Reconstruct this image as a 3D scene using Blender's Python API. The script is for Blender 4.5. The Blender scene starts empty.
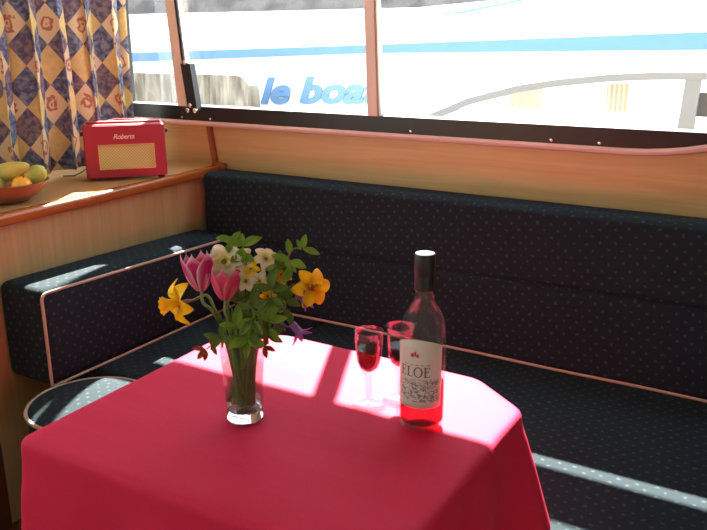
import bpy, bmesh, math, random
from mathutils import Vector, Matrix, noise
from mathutils.geometry import tessellate_polygon
R = math.radians
PI = math.pi
C = bpy.context.scene.collection
random.seed(7)

# ------------------------------------------------------------------ materials
def mat(name):
    m = bpy.data.materials.new(name); m.use_nodes = True
    nt = m.node_tree; b = nt.nodes['Principled BSDF']
    return m, nt, b
def N(nt, t, **kw):
    n = nt.nodes.new(t)
    for k, v in kw.items():
        if k in n.inputs.keys() if hasattr(n.inputs, 'keys') else False: n.inputs[k].default_value = v
        else: setattr(n, k, v)
    return n
def plain(name, col, rough=.5, metal=0, spec=.5, sheen=0, trans=0, sss=0):
    m, nt, b = mat(name)
    b.inputs['Base Color'].default_value = (*col, 1); b.inputs['Roughness'].default_value = rough
    b.inputs['Metallic'].default_value = metal; b.inputs['Specular IOR Level'].default_value = spec
    if sheen: b.inputs['Sheen Weight'].default_value = sheen
    return m
def math_n(nt, op, a, b=None, c=None):
    n = nt.nodes.new('ShaderNodeMath'); n.operation = op
    for i, v in enumerate((a, b, c)):
        if v is None: continue
        if isinstance(v, (int, float)): n.inputs[i].default_value = v
        else: nt.links.new(v, n.inputs[i])
    return n.outputs[0]
def mixc(nt, f, a, b, mode='MIX'):
    n = nt.nodes.new('ShaderNodeMix'); n.data_type = 'RGBA'; n.blend_type = mode
    for i, v in ((0, f), (6, a), (7, b)):
        if isinstance(v, (int, float)): n.inputs[i].default_value = v
        elif isinstance(v, tuple): n.inputs[i].default_value = (*v, 1)
        else: nt.links.new(v, n.inputs[i])
    return n.outputs[2]
def noise_n(nt, vec, scale, detail=3, dist=0, rough=.5):
    n = nt.nodes.new('ShaderNodeTexNoise'); n.inputs['Scale'].default_value = scale
    n.inputs['Detail'].default_value = detail; n.inputs['Distortion'].default_value = dist; n.inputs['Roughness'].default_value = rough
    if vec is not None: nt.links.new(vec, n.inputs['Vector'])
    return n.outputs['Fac']
def mapping(nt, vec, scale=(1,1,1), rot=(0,0,0)):
    n = nt.nodes.new('ShaderNodeMapping'); n.inputs['Scale'].default_value = scale; n.inputs['Rotation'].default_value = rot
    nt.links.new(vec, n.inputs['Vector']); return n.outputs[0]
def ramp(nt, f, p0, p1):
    n = nt.nodes.new('ShaderNodeMapRange'); n.inputs[1].default_value = p0; n.inputs[2].default_value = p1
    nt.links.new(f, n.inputs[0]); return n.outputs[0]
def bump(nt, b, h, strength=.2, dist=.002):
    n = nt.nodes.new('ShaderNodeBump'); n.inputs['Strength'].default_value = strength; n.inputs['Distance'].default_value = dist
    nt.links.new(h, n.inputs['Height']); nt.links.new(n.outputs[0], b.inputs['Normal'])

def wood(name, c1, c2, stretch, rough=.35, scale=30, spec=.5):
    m, nt, b = mat(name)
    tc = nt.nodes.new('ShaderNodeTexCoord').outputs['Object']
    v = mapping(nt, tc, stretch)
    n1 = noise_n(nt, v, scale, 5, .6)
    n2 = noise_n(nt, v, scale * 5, 2)
    f = math_n(nt, 'ADD', math_n(nt, 'MULTIPLY', n1, .7), math_n(nt, 'MULTIPLY', n2, .3))
    f = ramp(nt, f, .35, .65)
    nt.links.new(mixc(nt, f, c1, c2), b.inputs['Base Color'])
    b.inputs['Roughness'].default_value = rough; b.inputs['Specular IOR Level'].default_value = spec
    return m

M = {}
M['wall_wood'] = wood('wall_wood', (.54, .38, .17), (.46, .305, .12), (.05, 1, 1.2), .38, 28)
M['panel_wood'] = wood('panel_wood', (.43, .315, .14), (.355, .25, .105), (1, 1.3, .03), .4, 60)
M['shelf_wood'] = wood('shelf_wood', (.48, .27, .11), (.40, .21, .08), (1, .06, 1), .3, 30)
M['trim_wood'] = wood('trim_wood', (.36, .105, .022), (.26, .07, .015), (1, .08, 1), .25, 40)
M['post_trim'] = wood('post_trim', (.30, .075, .018), (.22, .055, .014), (1, 1, .08), .3, 40)
M['dark_wood'] = wood('dark_wood', (.10, .035, .014), (.06, .02, .009), (1, .08, 1), .4, 30)
M['floor_wood'] = wood('floor_wood', (.17, .07, .03), (.11, .045, .02), (.07, 1, 1), .4, 20)
M['ceiling'] = plain('ceiling_vinyl', (.62, .56, .48), .7)
M['black_frame'] = plain('black_frame', (.012, .009, .009), .35)
M['bead'] = plain('bead', (.70, .52, .47), .4)
M['mullion'] = plain('mullion', (.72, .58, .49), .45)
M['chrome'] = plain('chrome', (.75, .73, .7), .2, 1)
M['piping'] = plain('piping', (.36, .28, .20), .7)
M['dark_metal'] = plain('dark_metal', (.05, .05, .055), .4, .6)
M['red_leather'] = plain('red_leather', (.36, .012, .026), .42)
M['gold_ring'] = plain('gold_ring', (.7, .5, .2), .3, 1)
M['letter_gold'] = plain('letter_gold', (.85, .55, .45), .4)
M['label_ink'] = plain('label_ink', (.14, .08, .08), .7)
M['label_red'] = plain('label_red', (.5, .03, .05), .7)
M['black_cap'] = plain('black_cap', (.008, .007, .008), .5)
M['cap_top'] = plain('cap_top', (.75, .75, .8), .35, .3)
M['hull'] = plain('hull_white', (.82, .82, .82), .3)
M['stripe'] = plain('hull_blue', (.065, .16, .36), .4)
M['letter_blue'] = plain('letter_blue', (.10, .20, .36), .4)
M['alu'] = plain('alu', (.14, .135, .13), .6, 0)
M['beige_curtain'] = plain('beige_curtain', (.36, .32, .25), .8)
M['shadow_caster'] = plain('shadow_caster', (.25, .27, .3), .8)

def fabric_dots(name, base, dot1, dot2):
    m, nt, b = mat(name)
    uv = nt.nodes.new('ShaderNodeTexCoord').outputs['UV']
    jn = nt.nodes.new('ShaderNodeTexNoise'); jn.inputs['Scale'].default_value = 26; nt.links.new(uv, jn.inputs['Vector'])
    jv = nt.nodes.new('ShaderNodeVectorMath'); jv.operation = 'MULTIPLY_ADD'; jv.inputs[1].default_value = (.022, .022, 0)
    nt.links.new(jn.outputs['Color'], jv.inputs[0]); nt.links.new(uv, jv.inputs[2])
    v = mapping(nt, jv.outputs[0], (39, 39, 39), (0, 0, R(38)))
    sep = nt.nodes.new('ShaderNodeSeparateXYZ'); nt.links.new(v, sep.inputs[0])
    fx = math_n(nt, 'SUBTRACT', math_n(nt, 'FRACT', sep.outputs[0]), .5)
    fy = math_n(nt, 'SUBTRACT', math_n(nt, 'FRACT', sep.outputs[1]), .5)
    d = math_n(nt, 'ADD', math_n(nt, 'ABSOLUTE', fx), math_n(nt, 'ABSOLUTE', fy))
    dot = ramp(nt, d, .26, .06)
    par = math_n(nt, 'PINGPONG', math_n(nt, 'ADD', math_n(nt, 'FLOOR', sep.outputs[0]), math_n(nt, 'FLOOR', sep.outputs[1])), 1)
    dc = mixc(nt, par, dot1, dot2)
    wv = noise_n(nt, uv, 900, 2)
    bc = mixc(nt, ramp(nt, wv, .3, .7), base, tuple(c * 1.7 for c in base))
    nt.links.new(mixc(nt, dot, bc, dc), b.inputs['Base Color'])
    b.inputs['Roughness'].default_value = .92; b.inputs['Specular IOR Level'].default_value = .15
    bump(nt, b, wv, .25, .001)
    return m
M['navy'] = fabric_dots('navy_dotted_fabric', (.0080, .0145, .0185), (.042, .060, .047), (.036, .056, .066))

def cloth_mat():
    m, nt, b = mat('red_cloth')
    oc = nt.nodes.new('ShaderNodeTexCoord').outputs['Object']
    wv = noise_n(nt, mapping(nt, oc, (1, 1, 1)), 700, 2)
    nt.links.new(mixc(nt, ramp(nt, wv, .3, .7), (.46, .014, .048), (.54, .020, .064)), b.inputs['Base Color'])
    b.inputs['Roughness'].default_value = .7; b.inputs['Specular IOR Level'].default_value = .12
    w2 = noise_n(nt, mapping(nt, oc, (3, 14, 3), (0, 0, R(12))), 1.3, 2)
    h = math_n(nt, 'ADD', math_n(nt, 'MULTIPLY', wv, .12), w2)
    bump(nt, b, h, .35, .006)
    return m
M['red_cloth'] = cloth_mat()

def thin_glass(name, tint, gloss=.05, rough=.02, base_mix=0, haze=0):
    m = bpy.data.materials.new(name); m.use_nodes = True; nt = m.node_tree; nt.nodes.clear()
    out = nt.nodes.new('ShaderNodeOutputMaterial'); mix = nt.nodes.new('ShaderNodeMixShader')
    tr = nt.nodes.new('ShaderNodeBsdfTransparent'); tr.inputs[0].default_value = (*tint, 1)
    gl = nt.nodes.new('ShaderNodeBsdfGlossy'); gl.inputs['Roughness'].default_value = rough
    lw = nt.nodes.new('ShaderNodeLayerWeight'); lw.inputs[0].default_value = .35
    f = math_n(nt, 'ADD', math_n(nt, 'MULTIPLY', lw.outputs['Fresnel'], 1 - base_mix), gloss)
    nt.links.new(f, mix.inputs[0]); nt.links.new(tr.outputs[0], mix.inputs[1]); nt.links.new(gl.outputs[0], mix.inputs[2])
    if haze:
        df = nt.nodes.new('ShaderNodeBsdfDiffuse'); df.inputs[0].default_value = (.8, .84, .82, 1)
        m2 = nt.nodes.new('ShaderNodeMixShader'); m2.inputs[0].default_value = haze
        nt.links.new(mix.outputs[0], m2.inputs[1]); nt.links.new(df.outputs[0], m2.inputs[2]); nt.links.new(m2.outputs[0], out.inputs[0])
    else: nt.links.new(mix.outputs[0], out.inputs[0])
    return m
M['pane'] = thin_glass('window_glass', (.97, .98, .97), .0, .01, .93)
M['glass'] = thin_glass('clear_glass', (.94, .94, .94), .012, .04, .85, .012)
M['bottle_glass'] = thin_glass('bottle_glass', (.85, .86, .85), .007, .10, .93, .03)
M['rose_wine'] = thin_glass('rose_wine', (.85, .09, .15), .01, .05, .85)
M['dark_wine'] = thin_glass('dark_wine', (.22, .006, .018), .015, .03, .8)
M['water'] = thin_glass('vase_water', (.86, .90, .84), .01, .02, .8)
M['thick_glass'] = plain('thick_glass', (.9, .9, .9), .05)
_b = M['thick_glass'].node_tree.nodes['Principled BSDF']; _b.inputs['Transmission Weight'].default_value = 1; _b.inputs['IOR'].default_value = 1.45

def translucent(name, col, mixf=.4, col2=None, rough=.6, nscale=60, stripe=False):
    m, nt, b = mat(name)
    out = nt.nodes['Material Output']
    b.inputs['Roughness'].default_value = rough; b.inputs['Specular IOR Level'].default_value = .3
    tr = nt.nodes.new('ShaderNodeBsdfTranslucent'); mx = nt.nodes.new('ShaderNodeMixShader'); mx.inputs[0].default_value = mixf
    if col2:
        oc = nt.nodes.new('ShaderNodeTexCoord').outputs['UV' if stripe else 'Object']
        if stripe:
            sp = nt.nodes.new('ShaderNodeSeparateXYZ'); nt.links.new(oc, sp.inputs[0])
            f = math_n(nt, 'POWER', math_n(nt, 'ABSOLUTE', math_n(nt, 'MULTIPLY', math_n(nt, 'SUBTRACT', sp.outputs[0], .5), 2)), 4.5)
            f = math_n(nt, 'MAXIMUM', f, ramp(nt, sp.outputs[1], .72, 1.0))
        else:
            f = ramp(nt, noise_n(nt, oc, nscale, 3), .35, .65)
        c = mixc(nt, f, col, col2)
        nt.links.new(c, b.inputs['Base Color']); nt.links.new(c, tr.inputs[0])
    else:
        b.inputs['Base Color'].default_value = (*col, 1); tr.inputs[0].default_value = (*col, 1)
    nt.links.new(b.outputs[0], mx.inputs[1]); nt.links.new(tr.outputs[0], mx.inputs[2]); nt.links.new(mx.outputs[0], out.inputs[0])
    return m
M['yellow_petal'] = translucent('yellow_petal', (.90, .68, .012), .4, (.86, .56, .01), nscale=40)
M['orange_corona'] = translucent('orange_corona', (.88, .52, .01), .3, (.85, .40, .008), nscale=60)
M['white_petal'] = translucent('white_petal', (.80, .76, .58), .35)
M['cream_corona'] = translucent('cream_corona', (.75, .62, .20), .3)
M['tulip'] = translucent('tulip_petal', (.60, .02, .17), .3, (.92, .62, .70), stripe=True)
M['tulip_pink'] = translucent('tulip_pink_petal', (.74, .06, .16), .35, (.85, .25, .35), stripe=True)
M['purple'] = translucent('purple_petal', (.30, .10, .42), .35, (.45, .22, .5), nscale=50)
M['leaf'] = translucent('leaf', (.17, .30, .025), .4, (.26, .42, .045), nscale=50)
M['leaf_dark'] = translucent('leaf_dark', (.09, .17, .025), .35, (.15, .24, .035), nscale=50)
M['red_leaf'] = translucent('red_leaf', (.30, .05, .03), .3, (.40, .12, .04), nscale=50)
M['stem'] = plain('stem', (.14, .21, .05), .55)
M['brown_stem'] = plain('brown_stem', (.22, .12, .05), .6)

def curtain_mat():
    m, nt, b = mat('harlequin_curtain')
    out = nt.nodes['Material Output']
    uv = nt.nodes.new('ShaderNodeTexCoord').outputs['UV']
    sep = nt.nodes.new('ShaderNodeSeparateXYZ'); nt.links.new(uv, sep.inputs[0])
    a = math_n(nt, 'DIVIDE', sep.outputs[0], .105); c = math_n(nt, 'DIVIDE', sep.outputs[1], .125)
    p = math_n(nt, 'ADD', a, c); q = math_n(nt, 'SUBTRACT', a, c)
    i = math_n(nt, 'FLOOR', p); j = math_n(nt, 'FLOOR', q)
    par = math_n(nt, 'FLOORED_MODULO', math_n(nt, 'ADD', i, j), 2)
    ip = math_n(nt, 'FLOORED_MODULO', i, 2)
    fu = math_n(nt, 'SUBTRACT', math_n(nt, 'FRACT', p), .5); fv = math_n(nt, 'SUBTRACT', math_n(nt, 'FRACT', q), .5)
    nz = noise_n(nt, uv, 55, 3, .5)
    nz2 = noise_n(nt, uv, 30, 2, .8)
    r = math_n(nt, 'SQRT', math_n(nt, 'ADD', math_n(nt, 'MULTIPLY', fu, fu), math_n(nt, 'MULTIPLY', fv, fv)))
    rr = math_n(nt, 'ADD', r, math_n(nt, 'MULTIPLY', math_n(nt, 'SUBTRACT', nz2, .5), .55))
    ring = math_n(nt, 'ABSOLUTE', math_n(nt, 'SUBTRACT', rr, .2))
    ring = ramp(nt, ring, .075, .04)
    core = ramp(nt, rr, .07, .04)
    scroll = math_n(nt, 'MINIMUM', math_n(nt, 'ADD', ring, core), 1)
    cream = mixc(nt, ramp(nt, nz, .35, .7), (.68, .54, .24), (.58, .44, .17))
    cream_s = mixc(nt, math_n(nt, 'MULTIPLY', scroll, .85), (.68, .55, .34), (.36, .09, .06))
    blue = mixc(nt, ramp(nt, nz, .4, .62), (.075, .09, .17), (.24, .27, .34))
    plum = mixc(nt, ramp(nt, nz, .4, .6), (.095, .095, .16), (.27, .20, .21))
    cc = mixc(nt, ip, cream, cream_s); bb = mixc(nt, ip, blue, plum)
    col = mixc(nt, par, cc, bb)
    nt.links.new(col, b.inputs['Base Color']); b.inputs['Roughness'].default_value = .85; b.inputs['Specular IOR Level'].default_value = .1
    tr = nt.nodes.new('ShaderNodeBsdfTranslucent'); nt.links.new(col, tr.inputs[0])
    mx = nt.nodes.new('ShaderNodeMixShader'); mx.inputs[0].default_value = CUR_T
    nt.links.new(b.outputs[0], mx.inputs[1]); nt.links.new(tr.outputs[0], mx.inputs[2]); nt.links.new(mx.outputs[0], out.inputs[0])
    return m
CUR_T = .06
M['curtain'] = curtain_mat()

def grille_mat():
    m, nt, b = mat('speaker_grille')
    oc = nt.nodes.new('ShaderNodeTexCoord').outputs['Object']
    s = nt.nodes.new('ShaderNodeSeparateXYZ'); nt.links.new(mapping(nt, oc, (260, 260, 260)), s.inputs[0])
    w = math_n(nt, 'MULTIPLY', math_n(nt, 'SINE', math_n(nt, 'MULTIPLY', s.outputs[0], 2.5)), math_n(nt, 'SINE', math_n(nt, 'MULTIPLY', s.outputs[2], 2.5)))
    nt.links.new(mixc(nt, ramp(nt, w, -.6, .8), (.42, .36, .10), (.66, .60, .24)), b.inputs['Base Color'])
    b.inputs['Roughness'].default_value = .5
    return m
M['grille'] = grille_mat()
def fruit_mat(name, c1, c2, sc=14):
    m, nt, b = mat(name)
    oc = nt.nodes.new('ShaderNodeTexCoord').outputs['Object']
    nt.links.new(mixc(nt, ramp(nt, noise_n(nt, oc, sc, 3), .38, .62), c1, c2), b.inputs['Base Color'])
    b.inputs['Roughness'].default_value = .45
    return m
M['mango'] = fruit_mat('mango_skin', (.62, .46, .08), (.42, .40, .09))
M['pear'] = fruit_mat('pear_skin', (.34, .40, .05), (.50, .47, .09), 22)
M['orange'] = fruit_mat('orange_skin', (.90, .38, .02), (.92, .48, .03))
M['lime'] = fruit_mat('lime_skin', (.35, .36, .06), (.45, .42, .1))
M['apple'] = fruit_mat('apple_skin', (.38, .03, .02), (.5, .1, .03))
M['bowl'] = wood('bowl_wood', (.34, .115, .05), (.24, .075, .03), (1, 1, 3), .3, 14)

def label_mat():
    m, nt, b = mat('paper_label')
    uv = nt.nodes.new('ShaderNodeTexCoord').outputs['UV']     # u across 0..1, v up 0..1
    sp = nt.nodes.new('ShaderNodeSeparateXYZ'); nt.links.new(uv, sp.inputs[0])
    # etched landscape in the lower part
    nz = noise_n(nt, mapping(nt, uv, (1.6, 3, 1)), 9, 4, 1.2, .65)
    ink = ramp(nt, nz, .46, .55)
    band = math_n(nt, 'MULTIPLY', ramp(nt, sp.outputs[1], .08, .12), ramp(nt, sp.outputs[1], .46, .40))
    edge = math_n(nt, 'MULTIPLY', ramp(nt, sp.outputs[0], .1, .16), ramp(nt, sp.outputs[0], .95, .9))
    f = math_n(nt, 'MULTIPLY', math_n(nt, 'MULTIPLY', ink, band), edge)
    nt.links.new(mixc(nt, math_n(nt, 'MULTIPLY', f, .85), (.60, .56, .51), (.09, .08, .08)), b.inputs['Base Color'])
    b.inputs['Roughness'].default_value = .6
    return m
M['label'] = label_mat()
def jetty_mat():
    m, nt, b = mat('weathered_wood')
    oc = nt.nodes.new('ShaderNodeTexCoord').outputs['Object']
    nz = noise_n(nt, mapping(nt, oc, (6, 2, 1.2)), 3.0, 6, .6)
    nt.links.new(mixc(nt, ramp(nt, nz, .38, .66), (.085, .065, .045), (.24, .21, .16)), b.inputs['Base Color'])
    b.inputs['Roughness'].default_value = .9
    return m
M['jetty'] = jetty_mat()
def bank_mat():
    m, nt, b = mat('bank_scrub')
    oc = nt.nodes.new('ShaderNodeTexCoord').outputs['Object']
    nz = noise_n(nt, oc, .9, 6)
    nt.links.new(mixc(nt, ramp(nt, nz, .4, .62), (.075, .06, .055), (.14, .115, .10)), b.inputs['Base Color'])
    b.inputs['Roughness'].default_value = 1
    return m
M['bank'] = bank_mat()
M['canal'] = plain('canal_water', (.03, .05, .05), .08)

# ------------------------------------------------------------------ mesh helpers
def box_uv(me, s=1.0):
    uvl = me.uv_layers.new(name='UVMap')
    for p in me.polygons:
        n = p.normal; ax = max(range(3), key=lambda i: abs(n[i]))
        for li in p.loop_indices:
            co = me.vertices[me.loops[li].vertex_index].co
            uvl.data[li].uv = ((co.y, co.z), (co.x, co.z), (co.x, co.y))[ax]
def mk(name, vs, fs, m, parent=None, smooth=True, uv=None, loc=None, auto=None):
    me = bpy.data.meshes.new(name); me.from_pydata([tuple(v) for v in vs], [], fs); me.update()
    bm = bmesh.new(); bm.from_mesh(me); bmesh.ops.recalc_face_normals(bm, faces=bm.faces); bm.to_mesh(me); bm.free()
    if m is not None: me.materials.append(m)
    if smooth:
        for p in me.polygons: p.use_smooth = True
    if uv == 'box': box_uv(me)
    elif uv:
        l = me.uv_layers.new(name='UVMap')
        for lp in me.loops: l.data[lp.index].uv = uv[lp.vertex_index]
    o = bpy.data.objects.new(name, me); C.objects.link(o)
    if loc: o.location = loc
    if parent: o.parent = parent
    if auto: 
        me.set_sharp_from_angle(angle=R(auto))
    return o
def tag(o, label=None, cat=None, group=None, kind=None):
    if label: o['label'] = label
    if cat: o['category'] = cat
    if group: o['group'] = group
    if kind: o['kind'] = kind
    return o
def empty(name, loc, label=None, cat=None, group=None, rz=0, kind=None):
    o = bpy.data.objects.new(name, None); C.objects.link(o); o.location = loc; o.rotation_euler.z = rz
    o.empty_display_size = .05
    return tag(o, label, cat, group, kind)
class MB:
    def __init__(s): s.v = []; s.f = []; s.uv = []
    def add(s, v, f):
        n = len(s.v); s.v += [Vector(q) for q in v]; s.f += [tuple(i + n for i in q) for q in f]; return s
    def box(s, a, b, bev=0):
        x0, y0, z0 = a; x1, y1, z1 = b
        if not bev:
            s.add([(x0,y0,z0),(x1,y0,z0),(x1,y1,z0),(x0,y1,z0),(x0,y0,z1),(x1,y0,z1),(x1,y1,z1),(x0,y1,z1)],
                  [(0,3,2,1),(4,5,6,7),(0,1,5,4),(1,2,6,5),(2,3,7,6),(3,0,4,7)]); return s
        bm = bmesh.new(); bmesh.ops.create_cube(bm, size=1)
        for q in bm.verts: q.co = Vector(((x0+x1)/2 + q.co.x*(x1-x0), (y0+y1)/2 + q.co.y*(y1-y0), (z0+z1)/2 + q.co.z*(z1-z0)))
        bmesh.ops.bevel(bm, geom=bm.edges[:], offset=bev, segments=3, affect='EDGES', profile=.5)
        bm.verts.index_update(); s.add([q.co.copy() for q in bm.verts], [tuple(w.index for w in fc.verts) for fc in bm.faces]); bm.free(); return s
    def tube(s, pts, r, n=8, closed=False, cap=True):
        pts = [Vector(p) for p in pts]; k = len(pts); rs = r if isinstance(r, (list, tuple)) else [r]*k
        base = len(s.v); prev = None
        for i, p in enumerate(pts):
            t = (pts[(i+1) % k] - pts[i-1]) if closed else (pts[min(i+1, k-1)] - pts[max(i-1, 0)])
            t.normalize()
            if prev is None: u = t.orthogonal().normalized()
            else:
                u = prev - t * prev.dot(t); u.normalize()
            prev = u; w = t.cross(u)
            for j in range(n):
                a = 2*PI*j/n; s.v.append(p + (u*math.cos(a) + w*math.sin(a))*rs[i])
        for i in range(k if closed else k-1):
            for j in range(n):
                a = base + i*n + j; b = base + i*n + (j+1) % n; i2 = (i+1) % k
                s.f.append((a, b, base + i2*n + (j+1) % n, base + i2*n + j))
        if cap and not closed:
            s.f.append(tuple(base + j for j in range(n))[::-1]); s.f.append(tuple(base + (k-1)*n + j for j in range(n)))
        return s
    def lathe(s, prof, n=32, c=(0,0,0), capb=True, capt=True, squash=1):
        base = len(s.v)
        for r, z in prof:
            for j in range(n):
                a = 2*PI*j/n; s.v.append(Vector((c[0] + r*math.cos(a), c[1] + r*math.sin(a)*squash, c[2] + z)))
        for i in range(len(prof)-1):
            for j in range(n):
                s.f.append((base+i*n+j, base+i*n+(j+1) % n, base+(i+1)*n+(j+1) % n, base+(i+1)*n+j))
        if capb: s.f.append(tuple(base+j for j in range(n))[::-1])
        if capt: s.f.append(tuple(base+(len(prof)-1)*n+j for j in range(n)))
        return s
    def xf(s, mtx): s.v = [mtx @ v for v in s.v]; return s
    def build(s, name, m, parent=None, smooth=True, uv='box', loc=None, auto=35):
        return mk(name, s.v, s.f, m, parent, smooth, uv, loc, auto)

def struct(o): o['kind'] = 'structure'; return o
def text_mesh(body, size, shear=0, offset=0, extrude=0, space=1.0):
    cu = bpy.data.curves.new('t', 'FONT'); cu.body = body; cu.size = size; cu.shear = shear; cu.offset = offset
    cu.extrude = extrude; cu.align_x = 'LEFT'; cu.space_character = space; cu.resolution_u = 4
    o = bpy.data.objects.new('t', cu); C.objects.link(o)
    dg = bpy.context.evaluated_depsgraph_get(); me = o.evaluated_get(dg).to_mesh()
    vs = [v.co.copy() for v in me.vertices]; fs = [tuple(p.vertices) for p in me.polygons]
    o.evaluated_get(dg).to_mesh_clear(); bpy.data.objects.remove(o); bpy.data.curves.remove(cu)
    return vs, fs

# ------------------------------------------------------------------ the cabin shell
X0, X1, Y0, Y1, ZC = -2.36, 1.7, -1.35, 2.15, 2.04
WZ0, WZ1 = 1.045, 1.975
def slab(poly, holes, axis, c0, c1):
    """polygon with holes (2D) extruded along an axis between c0 and c1"""
    loops = [poly] + holes
    flat = [p for l in loops for p in l]
    tris = tessellate_polygon([[Vector((p[0], p[1], 0)) for p in l] for l in loops])
    def P(p, c): return {'y': (p[0], c, p[1]), 'x': (c, p[0], p[1]), 'z': (p[0], p[1], c)}[axis]
    n = len(flat); v = [P(p, c0) for p in flat] + [P(p, c1) for p in flat]
    f = [tuple(t) for t in tris] + [tuple(i + n for i in t)[::-1] for t in tris]
    k = 0
    for l in loops:
        for i in range(len(l)):
            a = k + i; b = k + (i+1) % len(l); f.append((a, b, b+n, a+n))
        k += len(l)
    return v, f
def arc(cx, cz, r, a0, a1, n=10): return [(cx + r*math.cos(R(a0 + (a1-a0)*i/n)), cz + r*math.sin(R(a0 + (a1-a0)*i/n))) for i in range(n+1)]
def win_outline(d=0):
    """outline of the long side window, inset by d: wide rounded lower right corner outside, tighter inside"""
    l, r, b, t = -2.31 + d, .05 - d*2.6, WZ0 + d, WZ1 - d*.9
    ax, az = (.47, .25) if d == 0 else (.05, .04)
    ell = [(r - ax + ax*math.cos(R(a)), b + az + az*math.sin(R(a))) for a in range(-90, 1, 6)]
    tr = [(r - .05 + .05*math.cos(R(a)), t - .05 + .05*math.sin(R(a))) for a in range(0, 91, 15)]
    return [(l, b)] + ell + tr + [(l, t)]
v, f = slab([(X0, 0), (X1, 0), (X1, ZC), (X0, ZC)], [win_outline(0)[::-1]], 'y', Y1, Y1+.045)
struct(mk('wall_back', v, f, M['wall_wood'], smooth=False))
# opposite side: two windows; aft: wide doorway; bow: windscreen
v, f = slab([(X0, 0), (X1, 0), (X1, ZC), (X0, ZC)], [[(-2.0, 1.25), (-2.0, 1.85), (-1.2, 1.85), (-1.2, 1.25)]], 'y', Y0-.045, Y0)
struct(mk('wall_near', v, f, M['wall_wood'], smooth=False))
v, f = slab([(Y0, 0), (Y1, 0), (Y1, ZC), (Y0, ZC)], [[(-1.1, .12), (-1.1, 1.9), (-.6, 1.9), (-.6, .12)]], 'x', X1, X1+.045)
struct(mk('wall_right', v, f, M['wall_wood'], smooth=False))
v, f = slab([(Y0, 0), (Y1, 0), (Y1, ZC), (Y0, ZC)], [[(-1.15, .98), (-1.15, 1.86), (1.98, 1.86), (1.98, .98)]], 'x', X0-.045, X0)
struct(mk('wall_front', v, f, M['wall_wood'], smooth=False))
struct(MB().box((X0-.05, Y0-.05, -.06), (X1+.05, Y1+.05, 0)).build('floor', M['floor_wood'], smooth=False))
struct(MB().box((X0-.05, Y0-.05, ZC), (X1+.05, Y1+.05, ZC+.05)).build('ceiling', M['ceiling'], smooth=False))
# half-height bulkhead at the left, with its plinth and the joint trim on the side wall
struct(MB().box((-1.845, .1, 0), (-1.822, Y1, .865)).build('wall_left', M['panel_wood'], smooth=False))
struct(MB().box((-1.822, .1, 0), (-1.800, 1.16, .268), .003).build('baseboard_left', M['dark_wood']))
t = MB()
t.add([(-1.836, 2.136, .885), (-1.818, 2.136, .885), (-1.842, 2.136, 1.046), (-1.860, 2.136, 1.046), (-1.836, 2.15, .885), (-1.818, 2.15, .885), (-1.842, 2.15, 1.046), (-1.860, 2.15, 1.046)],
      [(0,1,2,3), (4,7,6,5), (0,4,5,1), (1,5,6,2), (2,6,7,3), (3,7,4,0)])
struct(t.build('trim_1', M['post_trim'], smooth=False))

# side window
w1 = struct(empty('window_1', (0, 0, 0)))
v, f = slab(win_outline(0), [win_outline(.054)[::-1]], 'y', Y1-.018, Y1+.05)
mk('window_frame', v, f, M['black_frame'], w1, smooth=False)
# pale bead along the lower edge
bd = [(x, Y1-.012, z-.004) for x, z in win_outline(0)[:14]]
mb = MB(); mb.tube(bd, .0105, 8); mb.build('window_bead', M['bead'], w1)
def post(x0, x1, z0, z1, w, m, name, y0=2.125, y1=2.17):
    a = MB(); a.add([(x0-w/2, y0, z0), (x0+w/2, y0, z0), (x1+w/2, y0, z1), (x1-w/2, y0, z1), (x0-w/2, y1, z0), (x0+w/2, y1, z0), (x1+w/2, y1, z1), (x1-w/2, y1, z1)],
                    [(0,1,2,3), (4,7,6,5), (0,4,5,1), (1,5,6,2), (2,6,7,3), (3,7,4,0)])
    return a.build(name, m, w1, smooth=False)
post(-1.952, -2.025, 1.098, 1.93, .040, M['mullion'], 'mullion')
post(-1.9265, -1.9995, 1.098, 1.93, .010, M['black_frame'], 'pane_edge', 2.128, 2.136)
post(-1.180, -1.213, 1.098, 1.93, .033, M['mullion'], 'mullion')
post(-1.1595, -1.1925, 1.098, 1.93, .007, M['piping'], 'pane_edge', 2.126, 2.136)
v, f = slab(win_outline(.05), [], 'y', Y1+.028, Y1+.032)
mk('window_pane', v, f, M['pane'], w1, smooth=False)
lt = post(-1.882, -1.905, 1.085, 1.245, .042, M['black_frame'], 'window_latch', 2.10, 2.126)
lt['label'] = 'black sliding latch with chrome screws'
for (x, z) in ((-1.902, 1.25), (-1.890, 1.105), (-1.869, 1.088), (-1.902, 1.088)):
    a = MB(); a.lathe([(.0085, -.004), (.0085, .003), (.004, .0055)], 12); a.xf(Matrix.Translation((x, 2.097, z)) @ Matrix.Rotation(R(90), 4, 'X')); a.build('screw', M['chrome'], lt)
for x in (-1.96, -1.83, -1.05, -.62, -.49):
    a = MB(); a.lathe([(.0045, -.002), (.0045, .002), (.002, .003)], 10); a.xf(Matrix.Translation((x, 2.130, 1.058)) @ Matrix.Rotation(R(90), 4, 'X')); a.build('screw', M['chrome'], w1)

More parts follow.
